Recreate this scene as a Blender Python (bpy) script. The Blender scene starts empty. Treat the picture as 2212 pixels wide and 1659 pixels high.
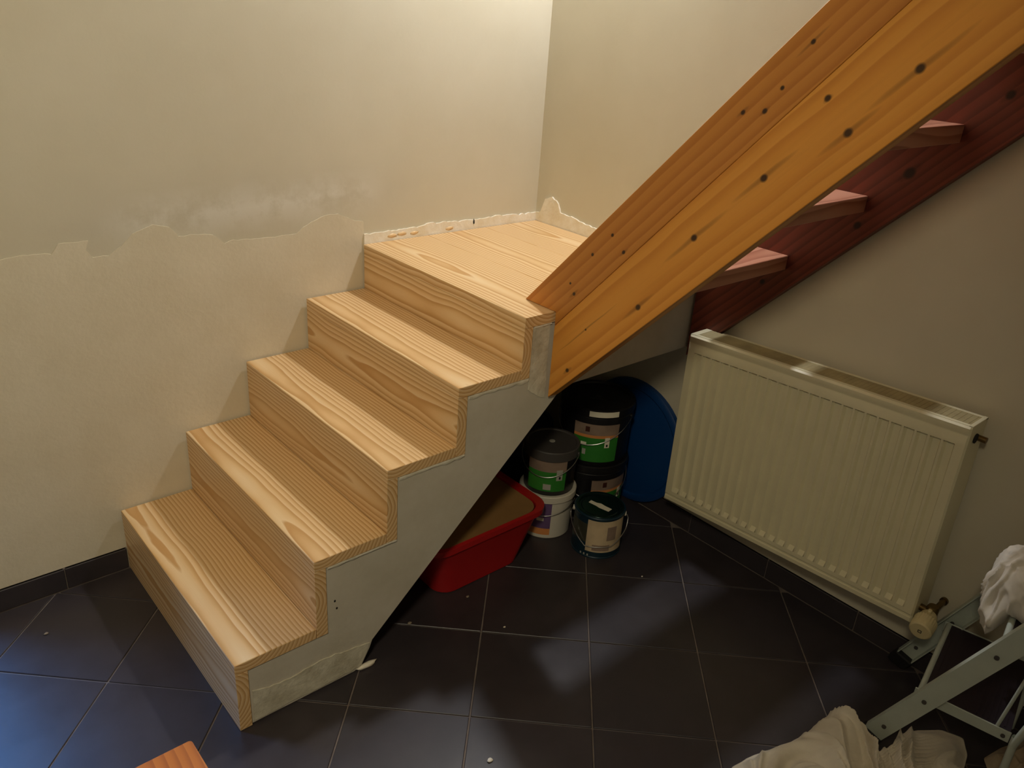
import bpy, bmesh, math, random
from mathutils import Vector, Matrix, noise
random.seed(7)
S = bpy.context.scene
COL = S.collection
V = Vector

# ------------------------------------------------------------------ camera
CAM = V((-2.1613, -2.2836, 1.6593))
RIGHT = V((0.7545, -0.6529, 0.0667)); UP = V((0.2283, 0.3564, 0.9060)); FWD = V((0.6153, 0.6684, -0.4179))
cd = bpy.data.cameras.new('camera'); cam = bpy.data.objects.new('camera', cd); COL.objects.link(cam)
cd.sensor_width = 36.0; cd.lens = 1766.75 / 2212 * 36.0; cd.clip_start = 0.05
m = Matrix.Identity(4)
for i in range(3):
    m[i][0] = RIGHT[i]; m[i][1] = UP[i]; m[i][2] = -FWD[i]; m[i][3] = CAM[i]
cam.matrix_world = m
S.camera = cam

# ------------------------------------------------------------------ world, lights, exposure
w = bpy.data.worlds.new('world'); S.world = w; w.use_nodes = True
w.node_tree.nodes['Background'].inputs[0].default_value = (0.35, 0.45, 0.7, 1)
w.node_tree.nodes['Background'].inputs[1].default_value = 0.02

def light(name, kind, loc, energy, color, target=None, **kw):
    d = bpy.data.lights.new(name, kind); d.energy = energy; d.color = color
    for k, v in kw.items(): setattr(d, k, v)
    o = bpy.data.objects.new(name, d); COL.objects.link(o); o.location = loc
    if target is not None:
        o.rotation_euler = (V(target) - V(loc)).to_track_quat('-Z', 'Y').to_euler()
    return o
# lamp on the wall of the stairwell above the landing
light('stairwell_lamp', 'POINT', (-0.07, -0.42, 2.50), 62.0, (0.96, 0.99, 1.04), shadow_soft_size=0.055)
# added fill spot, unseen behind the camera, aimed to brighten the left wall
light('room_fill_spot', 'SPOT', (-2.6, -2.38, 2.5), 100.0, (1.0, 0.89, 0.64), target=(-1.55, 0.0, 0.95), shadow_soft_size=0.15, spot_size=math.radians(112), spot_blend=1.0)
# daylight from the sky coming down through the low window in the left wall, outside the picture
light('window_daylight', 'AREA', (-2.66, 0.95, 2.2), 130.0, (0.14, 0.40, 1.0), target=(-1.95, -0.75, 0.0), shape='RECTANGLE', size=1.0, size_y=1.1)
S.view_settings.view_transform = 'Standard'
S.view_settings.look = 'None'
S.view_settings.gamma = 1.0
S.view_settings.use_curve_mapping = False
S.view_settings.exposure = 0.0

# ------------------------------------------------------------------ materials
def lin(c):
    return tuple(((x / 255) / 12.92 if x / 255 <= 0.04045 else ((x / 255 + 0.055) / 1.055) ** 2.4) for x in c) + (1,)

class NT:
    def __init__(s, name):
        s.m = bpy.data.materials.new(name); s.m.use_nodes = True
        s.t = s.m.node_tree; s.n = s.t.nodes; s.l = s.t.links
        s.b = s.n['Principled BSDF']
    def node(s, typ, **kw):
        n = s.n.new(typ)
        for k, v in kw.items(): setattr(n, k, v)
        return n
    def val(s, sock, v):
        if hasattr(v, 'bl_idname') or isinstance(v, bpy.types.NodeSocket): s.l.new(v, sock)
        else: sock.default_value = v
    def math(s, op, a, b=0.0, clamp=False):
        n = s.node('ShaderNodeMath', operation=op, use_clamp=clamp)
        s.val(n.inputs[0], a); s.val(n.inputs[1], b); return n.outputs[0]
    def ramp(s, fac, stops):
        n = s.node('ShaderNodeValToRGB'); s.val(n.inputs[0], fac)
        e = n.color_ramp.elements
        while len(e) < len(stops): e.new(0.5)
        for x, (p, c) in zip(e, stops): x.position = p; x.color = c
        return n.outputs[0]
    def noise(s, vec, scale, detail=3, rough=0.5):
        n = s.node('ShaderNodeTexNoise'); n.inputs['Scale'].default_value = scale
        n.inputs['Detail'].default_value = detail; n.inputs['Roughness'].default_value = rough
        if vec is not None: s.l.new(vec, n.inputs['Vector'])
        return n.outputs['Fac']
    def mapv(s, vec, scale=(1, 1, 1), loc=(0, 0, 0)):
        n = s.node('ShaderNodeMapping'); s.l.new(vec, n.inputs[0])
        n.inputs['Scale'].default_value = scale; n.inputs['Location'].default_value = loc
        return n.outputs[0]
    def mix(s, fac, a, b, mode='MIX'):
        n = s.node('ShaderNodeMix', data_type='RGBA', blend_type=mode)
        s.val(n.inputs[0], fac); s.val(n.inputs[6], a); s.val(n.inputs[7], b); return n.outputs[2]
    def color(s, c): s.val(s.b.inputs['Base Color'], c)
    def rough(s, r): s.val(s.b.inputs['Roughness'], r)
    def bump(s, h, strength=0.3, dist=0.002):
        n = s.node('ShaderNodeBump'); n.inputs['Strength'].default_value = strength; n.inputs['Distance'].default_value = dist
        s.l.new(h, n.inputs['Height']); s.l.new(n.outputs[0], s.b.inputs['Normal'])
    def obj(s): return s.node('ShaderNodeTexCoord').outputs['Object']
    def geo(s): return s.node('ShaderNodeNewGeometry').outputs['Position']
    def rnd(s): return s.node('ShaderNodeObjectInfo').outputs['Random']

def plain(name, c, rough=0.5, metal=0.0, var=0.0, spec=0.5):
    t = NT(name)
    if var:
        nz = t.noise(t.geo(), 14, 4, 0.6)
        a = lin(c); b = tuple(max(0, x * (1 - var)) for x in a[:3]) + (1,)
        t.color(t.ramp(nz, [(0.35, b), (0.65, a)]))
    else: t.color(lin(c))
    t.rough(rough); t.b.inputs['Metallic'].default_value = metal
    t.b.inputs['Specular IOR Level'].default_value = spec
    return t.m

def wood(name, light_c, mid_c, dark_c, freq, rough=0.4, amp=0.018, knots=(), pith=0.0, depth=0.055, fibre=0.22, streak=0.0):
    t = NT(name)
    g = t.node('ShaderNodeAttribute', attribute_name='grain').outputs['Vector']
    sep = t.node('ShaderNodeSeparateXYZ'); t.l.new(g, sep.inputs[0])
    u, v, ww = sep.outputs
    # the pith line wanders along the board, which draws the flame figure
    na = t.noise(t.mapv(g, (1.3, 0.2, 0.2)), 1.0, 3, 0.5)
    nb = t.noise(t.mapv(g, (1.1, 0.3, 0.3), (7.3, 2.1, 0)), 1.0, 2, 0.5)
    nc = t.noise(t.mapv(g, (5.0, 22.0, 22.0), (1.7, 5, 3)), 1.0, 2, 0.5)
    v2 = t.math('ADD', t.math('SUBTRACT', v, pith), t.math('MULTIPLY', t.math('SUBTRACT', na, 0.5), amp * 3))
    w2 = t.math('ADD', ww, t.math('MULTIPLY', t.math('SUBTRACT', nb, 0.5), amp * 3))
    w2 = t.math('ADD', w2, depth)
    r = t.math('SQRT', t.math('ADD', t.math('MULTIPLY', v2, v2), t.math('MULTIPLY', w2, w2)))
    r = t.math('ADD', r, t.math('MULTIPLY', t.math('SUBTRACT', nc, 0.5), 0.006))
    f = t.math('FRACT', t.math('MULTIPLY', r, freq))
    c = t.ramp(f, [(0.0, lin(light_c)), (0.45, lin(mid_c)), (0.82, lin(dark_c)), (0.93, lin(dark_c)), (1.0, lin(light_c))])
    fib = t.noise(t.mapv(g, (6, 260, 260)), 1.0, 3, 0.6)
    c = t.mix(t.math('MULTIPLY', fib, fibre), c, lin(dark_c))
    big = t.noise(t.mapv(g, (1.2, 5, 5), (3, 3, 3)), 1.0, 2)
    c = t.mix(t.math('MULTIPLY', t.math('SUBTRACT', big, 0.38, True), 0.7), c, lin(mid_c))
    if streak:
        st = t.noise(t.mapv(g, (1.8, 55, 1), (2, 1, 0)), 1.0, 4, 0.6)
        c = t.mix(t.math('MULTIPLY', t.math('SUBTRACT', st, 0.52, True), streak * 4, True), c, lin([x * 0.62 for x in dark_c]))
    kd = lin([x * 0.34 for x in dark_c]); ks = lin([x * 0.66 for x in dark_c])
    for (ku, kv, kr, tail) in knots:
        du = t.math('SUBTRACT', u, ku); dv = t.math('SUBTRACT', v, kv)
        if tail:
            # darker resinous figure running out from the knot along the grain
            a_ = t.math('MULTIPLY', du, 1 / (kr * tail)); b_ = t.math('MULTIPLY', t.math('ADD', dv, t.math('MULTIPLY', t.math('SUBTRACT', nc, 0.5), 0.012)), 1 / (kr * 0.85))
            e = t.math('SUBTRACT', 1.0, t.math('ADD', t.math('MULTIPLY', a_, a_), t.math('MULTIPLY', b_, b_)), True)
            c = t.mix(t.math('MULTIPLY', e, 0.6), c, ks)
        a_ = t.math('MULTIPLY', du, 1 / (kr * 1.25)); b_ = t.math('MULTIPLY', dv, 1 / kr)
        e = t.math('SUBTRACT', 1.25, t.math('ADD', t.math('MULTIPLY', a_, a_), t.math('MULTIPLY', b_, b_)), True)
        c = t.mix(t.math('MULTIPLY', e, 1.1, True), c, kd)
    t.color(c)
    t.rough(t.math('ADD', t.math('MULTIPLY', f, 0.12), rough - 0.06))
    t.bump(fib, 0.08, 0.001)
    return t.m

M = {}
M['tread'] = wood('new_pine_oiled', (240, 212, 168), (228, 191, 138), (200, 151, 92), 95, 0.38)
KU = [(2.1608, 0.1112, 0.005, 9), (2.0675, 0.0848, 0.0045, 0), (1.9738, 0.1029, 0.005, 4), (2.0141, 0.0736, 0.0055, 3), (1.5274, 0.0992, 0.0045, 0), (1.4415, 0.0971, 0.0045, 0), (1.533, 0.0469, 0.005, 4), (1.3272, 0.08, 0.0035, 0), (1.3216, 0.0509, 0.005, 5)]
KL = [(2.2845, -0.0575, 0.0085, 14), (2.1298, 0.0092, 0.0065, 2), (2.1284, -0.0675, 0.0085, 9), (1.9415, -0.0326, 0.008, 12), (1.7279, -0.0373, 0.008, 14), (1.4924, -0.0843, 0.0075, 9), (1.1671, -0.1019, 0.006, 4), (1.30, -0.045, 0.003, 50)]
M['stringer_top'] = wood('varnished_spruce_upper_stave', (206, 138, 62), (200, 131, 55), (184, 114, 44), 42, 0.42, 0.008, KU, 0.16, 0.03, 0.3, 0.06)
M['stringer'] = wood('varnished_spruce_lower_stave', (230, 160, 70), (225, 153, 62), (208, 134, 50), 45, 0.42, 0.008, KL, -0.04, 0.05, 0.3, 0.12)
M['redwood'] = wood('red_stained_pine', (132, 66, 48), (124, 60, 43), (98, 44, 32), 50, 0.45, 0.008, [(1.75, -0.10, 0.010, 3), (1.93, -0.065, 0.014, 3), (2.2, -0.05, 0.010, 3), (1.42, -0.08, 0.008, 3)], 0.02, 0.05, 0.3, 0.1)
M['redtread'] = wood('reddish_varnished_tread', (210, 152, 126), (202, 142, 114), (168, 106, 82), 60, 0.35)
M['stool'] = wood('orange_varnished_pine', (200, 124, 62), (192, 114, 54), (166, 92, 42), 70, 0.4)

def wall_mat(name, smudge):
    t = NT(name); p = t.geo()
    big = t.noise(p, 2.2, 4, 0.6); fine = t.noise(p, 55, 3, 0.6)
    c = t.ramp(big, [(0.3, lin((203, 194, 170))), (0.7, lin((211, 203, 181)))])
    if smudge:
        sep = t.node('ShaderNodeSeparateXYZ'); t.l.new(p, sep.inputs[0])
        x, z = sep.outputs[0], sep.outputs[2]
        # band of rubbed-on filler above the plaster edge
        e = t.math('ABSOLUTE', t.math('SUBTRACT', z, t.math('ADD', 1.075, t.math('MULTIPLY', t.math('ADD', x, 1.2), 0.03))))
        band = t.math('SUBTRACT', 1.0, t.math('MULTIPLY', e, 12.0), True)
        ex = t.math('ABSOLUTE', t.math('ADD', x, 1.13))
        bx = t.math('SUBTRACT', 3.2, t.math('MULTIPLY', ex, 7.0), True)
        nz = t.noise(p, 9, 6, 0.7)
        k = t.math('MULTIPLY', t.math('MULTIPLY', band, bx), t.math('MULTIPLY', t.math('SUBTRACT', nz, 0.40, True), 6.0, True))
        grey = t.math('MULTIPLY', t.math('SUBTRACT', 1.0, t.math('MULTIPLY', e, 7.0), True), t.math('SUBTRACT', 4.2, t.math('MULTIPLY', ex, 7.0), True))
        c = t.mix(t.math('MULTIPLY', grey, 0.35), c, lin((190, 184, 168)))
        c = t.mix(t.math('MULTIPLY', k, 0.75), c, lin((224, 219, 206)))
    t.color(c); t.rough(0.9); t.bump(fine, 0.15, 0.002)
    return t.m
M['wall'] = wall_mat('painted_plaster_wall', False)
M['wall_l'] = wall_mat('painted_plaster_wall_with_filler', True)

def plaster(name, a, b, scale=6, bump=0.25):
    t = NT(name); p = t.geo()
    n1 = t.noise(p, scale, 5, 0.65); n2 = t.noise(p, 60, 4, 0.6)
    t.color(t.ramp(n1, [(0.34, lin(b)), (0.62, lin(a))])); t.rough(0.92); t.bump(n2, bump, 0.003)
    return t.m
M['patch'] = plaster('fresh_cream_plaster', (221, 211, 188), (214, 203, 178), 4)
M['white_plaster'] = plaster('white_filler', (246, 240, 226), (232, 219, 192), 12, 0.6)
M['concrete'] = plaster('grey_plastered_concrete', (206, 199, 184), (196, 188, 170), 5)
M['skim'] = plaster('pale_skim_coat', (216, 210, 190), (186, 178, 156), 16, 0.8)
M['bead'] = plaster('pale_plaster_bead', (236, 230, 212), (214, 206, 184), 30, 0.6)
M['ceiling'] = plain('ceiling_white', (214, 206, 186), 0.9)

t = NT('slate_tile'); p = t.geo(); r = t.rnd()
n1 = t.noise(p, 7, 5, 0.65); n2 = t.noise(p, 90, 3, 0.6)
c = t.ramp(n1, [(0.3, lin((50, 44, 46))), (0.7, lin((62, 55, 57)))])
c = t.mix(t.math('MULTIPLY', r, 0.35), c, lin((44, 42, 50)))
t.color(c); t.rough(t.math('ADD', 0.30, t.math('MULTIPLY', n1, 0.2))); t.bump(n2, 0.06, 0.001)
M['tile'] = t.m
t = NT('grout'); t.color(t.ramp(t.noise(t.geo(), 18, 3), [(0.3, lin((98, 88, 82))), (0.7, lin((126, 114, 106)))])); t.rough(0.9)
M['grout'] = t.m
M['radiator'] = plain('cream_radiator_enamel', (222, 213, 178), 0.38, var=0.04)
M['radiator_dust'] = plain('dusty_radiator_grille', (172, 156, 112), 0.6, var=0.25)
M['dark'] = plain('dark_gap', (16, 14, 13), 0.8)
M['valve_head'] = plain('ivory_plastic', (212, 196, 150), 0.45)
M['brass'] = plain('dull_brass', (120, 98, 60), 0.4, 0.9)
M['steel'] = plain('galvanised_wire', (190, 190, 190), 0.3, 1.0)
M['ladder'] = plain('pale_green_grey_enamel', (188, 196, 184), 0.45, var=0.08)
M['rubber'] = plain('black_rubber', (18, 16, 18), 0.7)
M['mat'] = plain('black_ribbed_mat', (40, 28, 36), 0.65)
M['black_plastic'] = plain('black_plastic', (24, 23, 25), 0.35)
M['grey_plastic'] = plain('dark_grey_plastic', (72, 68, 66), 0.45)
M['white_plastic'] = plain('white_plastic', (206, 200, 186), 0.45)
M['green_label'] = plain('green_label', (48, 126, 44), 0.45)
M['photo_label'] = plain('greyish_photo_label', (150, 128, 112), 0.45, var=0.3)
M['brown_print'] = plain('dark_brown_print', (70, 36, 28), 0.5)
M['orange_label'] = plain('orange_label_band', (214, 140, 80), 0.45)
M['purple_label'] = plain('purple_label', (110, 84, 128), 0.45, var=0.25)
M['purple_light'] = plain('lilac_print', (150, 122, 160), 0.45)
M['white_label'] = plain('white_label', (232, 226, 206), 0.5)
M['pale_label'] = plain('pale_grey_label', (170, 168, 158), 0.5)
M['black_print'] = plain('black_print', (22, 22, 22), 0.5)
M['tin_label'] = plain('faded_cream_label', (206, 184, 150), 0.5, var=0.22)
M['tin_dark'] = plain('dark_olive_label', (58, 58, 46), 0.5)
M['tin_blue'] = plain('dark_teal_tin', (22, 48, 62), 0.35, 0.2)
M['tin_lid'] = plain('dark_green_tin_lid', (26, 46, 44), 0.22, 0.6)
M['tin_metal'] = plain('tinplate', (120, 124, 126), 0.3, 0.9)
M['red'] = plain('red_plastic', (176, 28, 30), 0.4)
M['brown_lid'] = plain('brown_fibreboard', (150, 112, 66), 0.6, var=0.1)
M['blue'] = plain('blue_plastic', (12, 60, 116), 0.4)
M['blue_dark'] = plain('navy_plastic', (26, 30, 60), 0.4)
t = NT('cotton_sheet'); n1 = t.noise(t.geo(), 9, 4); n2 = t.noise(t.geo(), 240, 2)
t.color(t.ramp(n1, [(0.3, lin((198, 186, 162))), (0.7, lin((224, 214, 194)))])); t.rough(0.95); t.bump(n2, 0.25, 0.002)
t.b.inputs['Sheen Weight'].default_value = 0.2
M['sheet'] = t.m
t = NT('stained_sheet'); n1 = t.noise(t.geo(), 14, 4)
t.color(t.ramp(n1, [(0.3, lin((150, 124, 96))), (0.7, lin((204, 186, 158)))])); t.rough(0.95)
M['sheet2'] = t.m
M['crumb'] = plain('dusty_plaster_crumb', (140, 126, 108), 0.9)
M['towel'] = plain('white_towelling', (228, 220, 206), 0.95, var=0.06)

# ------------------------------------------------------------------ building helpers
def wpos(o):
    p = V(o.location)
    while o.parent is not None:
        o = o.parent; p += o.location
    return p

def link(name, me, mat=None, parent=None, loc=None):
    """me is in world coordinates; loc is the object's origin in the world"""
    o = bpy.data.objects.new(name, me); COL.objects.link(o)
    if parent is not None:
        base = wpos(parent); o.parent = parent
    else: base = V((0, 0, 0))
    if loc is None: loc = base if parent is not None else V((0, 0, 0))
    loc = V(loc); o.location = loc - base
    me.transform(Matrix.Translation(-loc))
    if mat is not None: me.materials.append(mat)
    return o

def empty(name, loc):
    o = bpy.data.objects.new(name, None); COL.objects.link(o); o.location = loc
    o.empty_display_size = 0.05
    return o

def tag(o, label, cat, group=None):
    o['label'] = label; o['category'] = cat
    if group: o['group'] = group
    return o

def struct(o): o['kind'] = 'structure'; return o

def tomesh(bm, name, smooth=None):
    bmesh.ops.recalc_face_normals(bm, faces=bm.faces)
    me = bpy.data.meshes.new(name); bm.to_mesh(me); bm.free()
    if smooth:
        me.shade_smooth()
        if smooth < 3.2: me.set_sharp_from_angle(angle=smooth)
    return me

def bevel(bm, w, seg=1):
    if w: bmesh.ops.bevel(bm, geom=[e for e in bm.edges if len(e.link_faces) == 2 and e.calc_face_angle(0) > 0.5], offset=w, segments=seg, affect='EDGES', profile=0.5)

def boxbm(bm, o, a, b, c):
    """box from corner o with edge vectors a, b, c"""
    o, a, b, c = V(o), V(a), V(b), V(c)
    vs = [bm.verts.new(o + i * a + j * b + k * c) for i in (0, 1) for j in (0, 1) for k in (0, 1)]
    for f in ((0, 1, 3, 2), (4, 6, 7, 5), (0, 4, 5, 1), (2, 3, 7, 6), (0, 2, 6, 4), (1, 5, 7, 3)):
        bm.faces.new([vs[i] for i in f])

def box(name, lo, hi, mat, parent=None, bev=0.0, loc=None):
    bm = bmesh.new(); lo, hi = V(lo), V(hi); d = hi - lo
    boxbm(bm, lo, (d.x, 0, 0), (0, d.y, 0), (0, 0, d.z)); bmesh.ops.recalc_face_normals(bm, faces=bm.faces); bevel(bm, bev)
    return link(name, tomesh(bm, name), mat, parent, loc)

def obox(name, o, a, b, c, mat, parent=None, bev=0.0, loc=None):
    bm = bmesh.new(); boxbm(bm, o, a, b, c); bmesh.ops.recalc_face_normals(bm, faces=bm.faces); bevel(bm, bev)
    return link(name, tomesh(bm, name), mat, parent, loc)

def prism_bm(pts, ext):
    """polygon (world points) extruded along ext"""
    bm = bmesh.new(); ext = V(ext)
    a = [bm.verts.new(V(p)) for p in pts]; b = [bm.verts.new(V(p) + ext) for p in pts]
    n = len(pts)
    fa = bm.faces.new(a); fb = bm.faces.new(b[::-1])
    for i in range(n): bm.faces.new((a[i], b[i], b[(i + 1) % n], a[(i + 1) % n]))
    bmesh.ops.recalc_face_normals(bm, faces=bm.faces)
    return bm

def prism(name, pts, ext, mat, parent=None, bev=0.0, loc=None):
    bm = prism_bm(pts, ext); bevel(bm, bev)
    bmesh.ops.triangulate(bm, faces=[f for f in bm.faces if len(f.verts) > 4])
    return link(name, tomesh(bm, name), mat, parent, loc)

def grain(o, origin, ud, vd, wd, off=(0, 0, 0)):
    """wood coordinates: u along the grain, v across, w into the thickness"""
    me = o.data; base = wpos(o); origin = V(origin); ud, vd, wd = V(ud), V(vd), V(wd)
    at = me.attributes.new('grain', 'FLOAT_VECTOR', 'POINT')
    flat = []
    for v in me.vertices:
        p = v.co + base - origin
        flat += [p.dot(ud) + off[0], p.dot(vd) + off[1], p.dot(wd) + off[2]]
    at.data.foreach_set('vector', flat)
    return o

def lathe_bm(prof, seg=48, c=(0, 0, 0), closed_ends=True):
    bm = bmesh.new(); c = V(c); rings = []
    for r, z in prof:
        if r < 1e-6: rings.append([bm.verts.new(c + V((0, 0, z)))])
        else: rings.append([bm.verts.new(c + V((r * math.cos(2 * math.pi * i / seg), r * math.sin(2 * math.pi * i / seg), z))) for i in range(seg)])
    for a, b in zip(rings, rings[1:]):
        for i in range(seg):
            j = (i + 1) % seg
            if len(a) == 1 and len(b) == 1: continue
            if len(a) == 1: bm.faces.new((a[0], b[i], b[j]))
            elif len(b) == 1: bm.faces.new((a[i], a[j], b[0]))
            else: bm.faces.new((a[i], a[j], b[j], b[i]))
    return bm

def lathe(name, prof, c, mat, parent=None, seg=48, smooth=0.6):
    return link(name, tomesh(lathe_bm(prof, seg, c), name, smooth), mat, parent)

def tube(name, pts, r, mat, parent=None, seg=8):
    bm = bmesh.new(); pts = [V(p) for p in pts]; rings = []
    for i, p in enumerate(pts):
        d = (pts[min(i + 1, len(pts) - 1)] - pts[max(i - 1, 0)]).normalized()
        q = V((0, 0, 1)) if abs(d.z) < 0.9 else V((1, 0, 0))
        a = d.cross(q).normalized(); b = d.cross(a)
        rings.append([bm.verts.new(p + r * (math.cos(2 * math.pi * k / seg) * a + math.sin(2 * math.pi * k / seg) * b)) for k in range(seg)])
    for A, B in zip(rings, rings[1:]):
        for k in range(seg): bm.faces.new((A[k], A[(k + 1) % seg], B[(k + 1) % seg], B[k]))
    bm.faces.new(rings[0][::-1]); bm.faces.new(rings[-1])
    return link(name, tomesh(bm, name, 1.0), mat, parent)

def curved_patch(name, c, rf, a0, a1, z0, z1, mat, parent, off=0.0008, n=16, th=0.0008):
    """label wrapped on a bucket; rf(z) is the radius of the wall"""
    bm = bmesh.new(); c = V(c); g = []
    for k in (0, 1):
        for z in (z0, z1):
            r = rf(z) + off - (0 if k == 0 else th)
            g.append([bm.verts.new(c + V((r * math.cos(a0 + (a1 - a0) * i / n), r * math.sin(a0 + (a1 - a0) * i / n), z))) for i in range(n + 1)])
    for i in range(n):
        for A, B in ((g[0], g[1]), (g[3], g[2]), (g[2], g[0]), (g[1], g[3])):
            bm.faces.new((A[i], A[i + 1], B[i + 1], B[i]))
    bm.faces.new((g[0][0], g[1][0], g[3][0], g[2][0])); bm.faces.new((g[0][n], g[2][n], g[3][n], g[1][n]))
    return link(name, tomesh(bm, name, 0.6), mat, parent)

# ================================================================== THE ROOM
XW, YW, ZC = -4.0, -3.9, 2.75
W_ = 0.8084                                   # width of the lower flight
HS = [0.2091, 0.4136, 0.5993, 0.7698, 0.92]   # tread heights
XS = [-1.6227, -1.4074, -1.1998, -0.9858, -0.7718]  # riser fronts

floor = struct(box('floor', (XW, YW, -0.06), (0, 0, -0.0035), M['grout']))
# --- tiles at 45 degrees, each its own piece
def clip(poly, ax, lim):
    out = []
    for i in range(len(poly)):
        a, b = poly[i], poly[(i + 1) % len(poly)]
        ia, ib = a[ax] <= lim, b[ax] <= lim
        if ia: out.append(a)
        if ia != ib:
            s = (lim - a[ax]) / (b[ax] - a[ax]); out.append((a[0] + s * (b[0] - a[0]), a[1] + s * (b[1] - a[1])))
    return out
ANG = math.radians(45.8); TS = 0.3155
ta = (math.cos(ANG), math.sin(ANG)); tb = (-math.sin(ANG), math.cos(ANG))
OFFA, OFFB = 0.045, 0.928      # v-lines at OFFA + k TS ; u-lines at -OFFB + k TS  (u, v along ta, tb)
g = 0.0022
full = None
for i in range(-22, 22):
    for j in range(-22, 22):
        u0, v0 = OFFB + i * TS, OFFA + j * TS
        quad = [(u0 + g, v0 + g), (u0 + TS - g, v0 + g), (u0 + TS - g, v0 + TS - g), (u0 + g, v0 + TS - g)]
        P = [(u * ta[0] + v * tb[0], u * ta[1] + v * tb[1]) for u, v in quad]
        cx = sum(p[0] for p in P) / 4; cy = sum(p[1] for p in P) / 4
        if cx < -2.75 or cy < -2.75 or cx > 0.4 or cy > 0.4: continue
        whole = all(p[0] < -0.012 and p[1] < -0.012 for p in P)
        if not whole:
            P = clip(clip(P, 0, -0.012), 1, -0.012)
            if len(P) < 3: continue
            area = abs(sum(P[k][0] * P[(k + 1) % len(P)][1] - P[(k + 1) % len(P)][0] * P[k][1] for k in range(len(P)))) / 2
            if area < 0.0006: continue
        dz = random.uniform(-0.0006, 0.0006)
        if whole and full is not None:
            o = full.copy(); COL.objects.link(o); o.parent = floor; o.location = (cx, cy, dz)
        else:
            cx = sum(p[0] for p in P) / len(P); cy = sum(p[1] for p in P) / len(P)
            o = prism('tile', [(x, y, -0.008) for x, y in P], (0, 0, 0.008), M['tile'], floor, 0.0012, (cx, cy, 0))
            o.location.z = dz
            if whole: full = o

# --- walls
def multi_box(name, boxes, mat):
    bm = bmesh.new()
    for lo, hi in boxes:
        d = V(hi) - V(lo); boxbm(bm, lo, (d.x, 0, 0), (0, d.y, 0), (0, 0, d.z))
    return struct(link(name, tomesh(bm, name), mat))
T = 0.2
wall_left = multi_box('wall_left', [((-2.04, 0, -0.06), (0, T, ZC)), ((-3.25, 0, 1.40), (-2.04, T, ZC)), ((XW, 0, -0.06), (-3.25, T, ZC))], M['wall_l'])
wall_right = multi_box('wall_right', [((0, YW, -0.06), (T, T, ZC))], M['wall'])
wall_back = multi_box('wall_back', [((XW, YW - T, -0.06), (T, YW, ZC))], M['wall'])
wall_front = multi_box('wall_front', [((XW - T, YW - T, -0.06), (XW, T, ZC))], M['wall'])
multi_box('ceiling', [((XW - T, YW - T, ZC), (-0.75, T, ZC + 0.15)), ((-0.75, YW - T, ZC), (T, -2.75, ZC + 0.15))], M['ceiling'])
# casing of the low window on the left, outside the picture
bm = bmesh.new()
for lo, hi in (((-2.085, -0.012, 0), (-2.022, T, 1.44)), ((-3.27, -0.012, 0), (-3.20, T, 1.44)), ((-3.20, -0.012, 1.37), (-2.085, T, 1.44))):
    d = V(hi) - V(lo); boxbm(bm, lo, (d.x, 0, 0), (0, d.y, 0), (0, 0, d.z))
struct(link('window_1', tomesh(bm, 'window_1'), M['ceiling']))

# --- plaster layers standing proud of the painted walls
edge = [(-1.802, 1.011), (-1.741, 1.012), (-1.688, 1.009), (-1.669, 1.032), (-1.597, 1.032), (-1.606, 1.008), (-1.592, 0.986), (-1.552, 0.985), (-1.517, 1.009), (-1.486, 1.037), (-1.429, 1.056), (-1.387, 1.045), (-1.364, 1.017), (-1.292, 1.015), (-1.266, 1.008), (-1.234, 0.98), (-1.22, 0.986), (-1.127, 0.981), (-1.006, 0.981), (-0.982, 1.0), (-0.909, 1.029), (-0.86, 1.028), (-0.81, 1.004), (-0.768, 0.994)]
def rough_line(pts, amp, step=0.012, seed=0):
    out = []
    for k, (a, b) in enumerate(zip(pts, pts[1:])):
        L = math.hypot(b[0] - a[0], b[1] - a[1]); n = max(1, int(L / step))
        for i in range(n):
            s = i / n; x = a[0] + s * (b[0] - a[0]); z = a[1] + s * (b[1] - a[1])
            out.append((x, z + amp * noise.noise(V((x * 60, seed, z * 40))) ))
    return out + [pts[-1]]
e2 = rough_line(edge, 0.004, 0.012, 1)
pts = [(-2.020, 0, 0.995)] + [(x, 0, z) for x, z in e2] + [(-0.766, 0, 0.90), (-0.766, 0, 0.60), (-1.0, 0, 0.50), (-1.40, 0, 0.20), (-1.60, 0, 0.072), (-2.020, 0, 0.072)]
o = prism('plaster_patch', pts, (0, -0.0016, 0), M['patch'], wall_left, 0.0, (-1.6, 0, 0.5))
o['label'] = 'paler unpainted plaster with a ragged upper edge'
top = [(-0.768, 0.952), (-0.756, 0.952), (-0.651, 0.952), (-0.537, 0.954), (-0.508, 0.963), (-0.387, 0.954), (-0.27, 0.952), (-0.193, 0.956), (-0.09, 0.95), (-0.019, 0.95), (0.0, 0.95)]
t2 = rough_line(top, 0.006, 0.01, 5)
o = prism('plaster_strip', [(x, 0, z) for x, z in t2] + [(0, 0, 0.90), (-0.768, 0, 0.90)], (0, -0.006, 0), M['white_plaster'], wall_left, 0.0, (-0.4, 0, 0.93))
o['label'] = 'rough white filler along the landing'
top = [(0.0, 0.95), (-0.009, 0.95), (-0.031, 0.96), (-0.051, 1.009), (-0.087, 1.025), (-0.122, 1.006), (-0.136, 0.975), (-0.205, 0.972), (-0.279, 0.96), (-0.348, 0.959), (-0.6, 0.955), (-0.8, 0.955)]
t2 = rough_line(top, 0.006, 0.01, 9)
o = prism('plaster_strip', [(0, x, z) for x, z in t2] + [(0, -0.8, 0.90), (0, 0, 0.90)], (-0.006, 0, 0), M['white_plaster'], wall_right, 0.0, (0, -0.3, 0.93))
o['label'] = 'rough white filler with a pointed dab'
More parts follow.
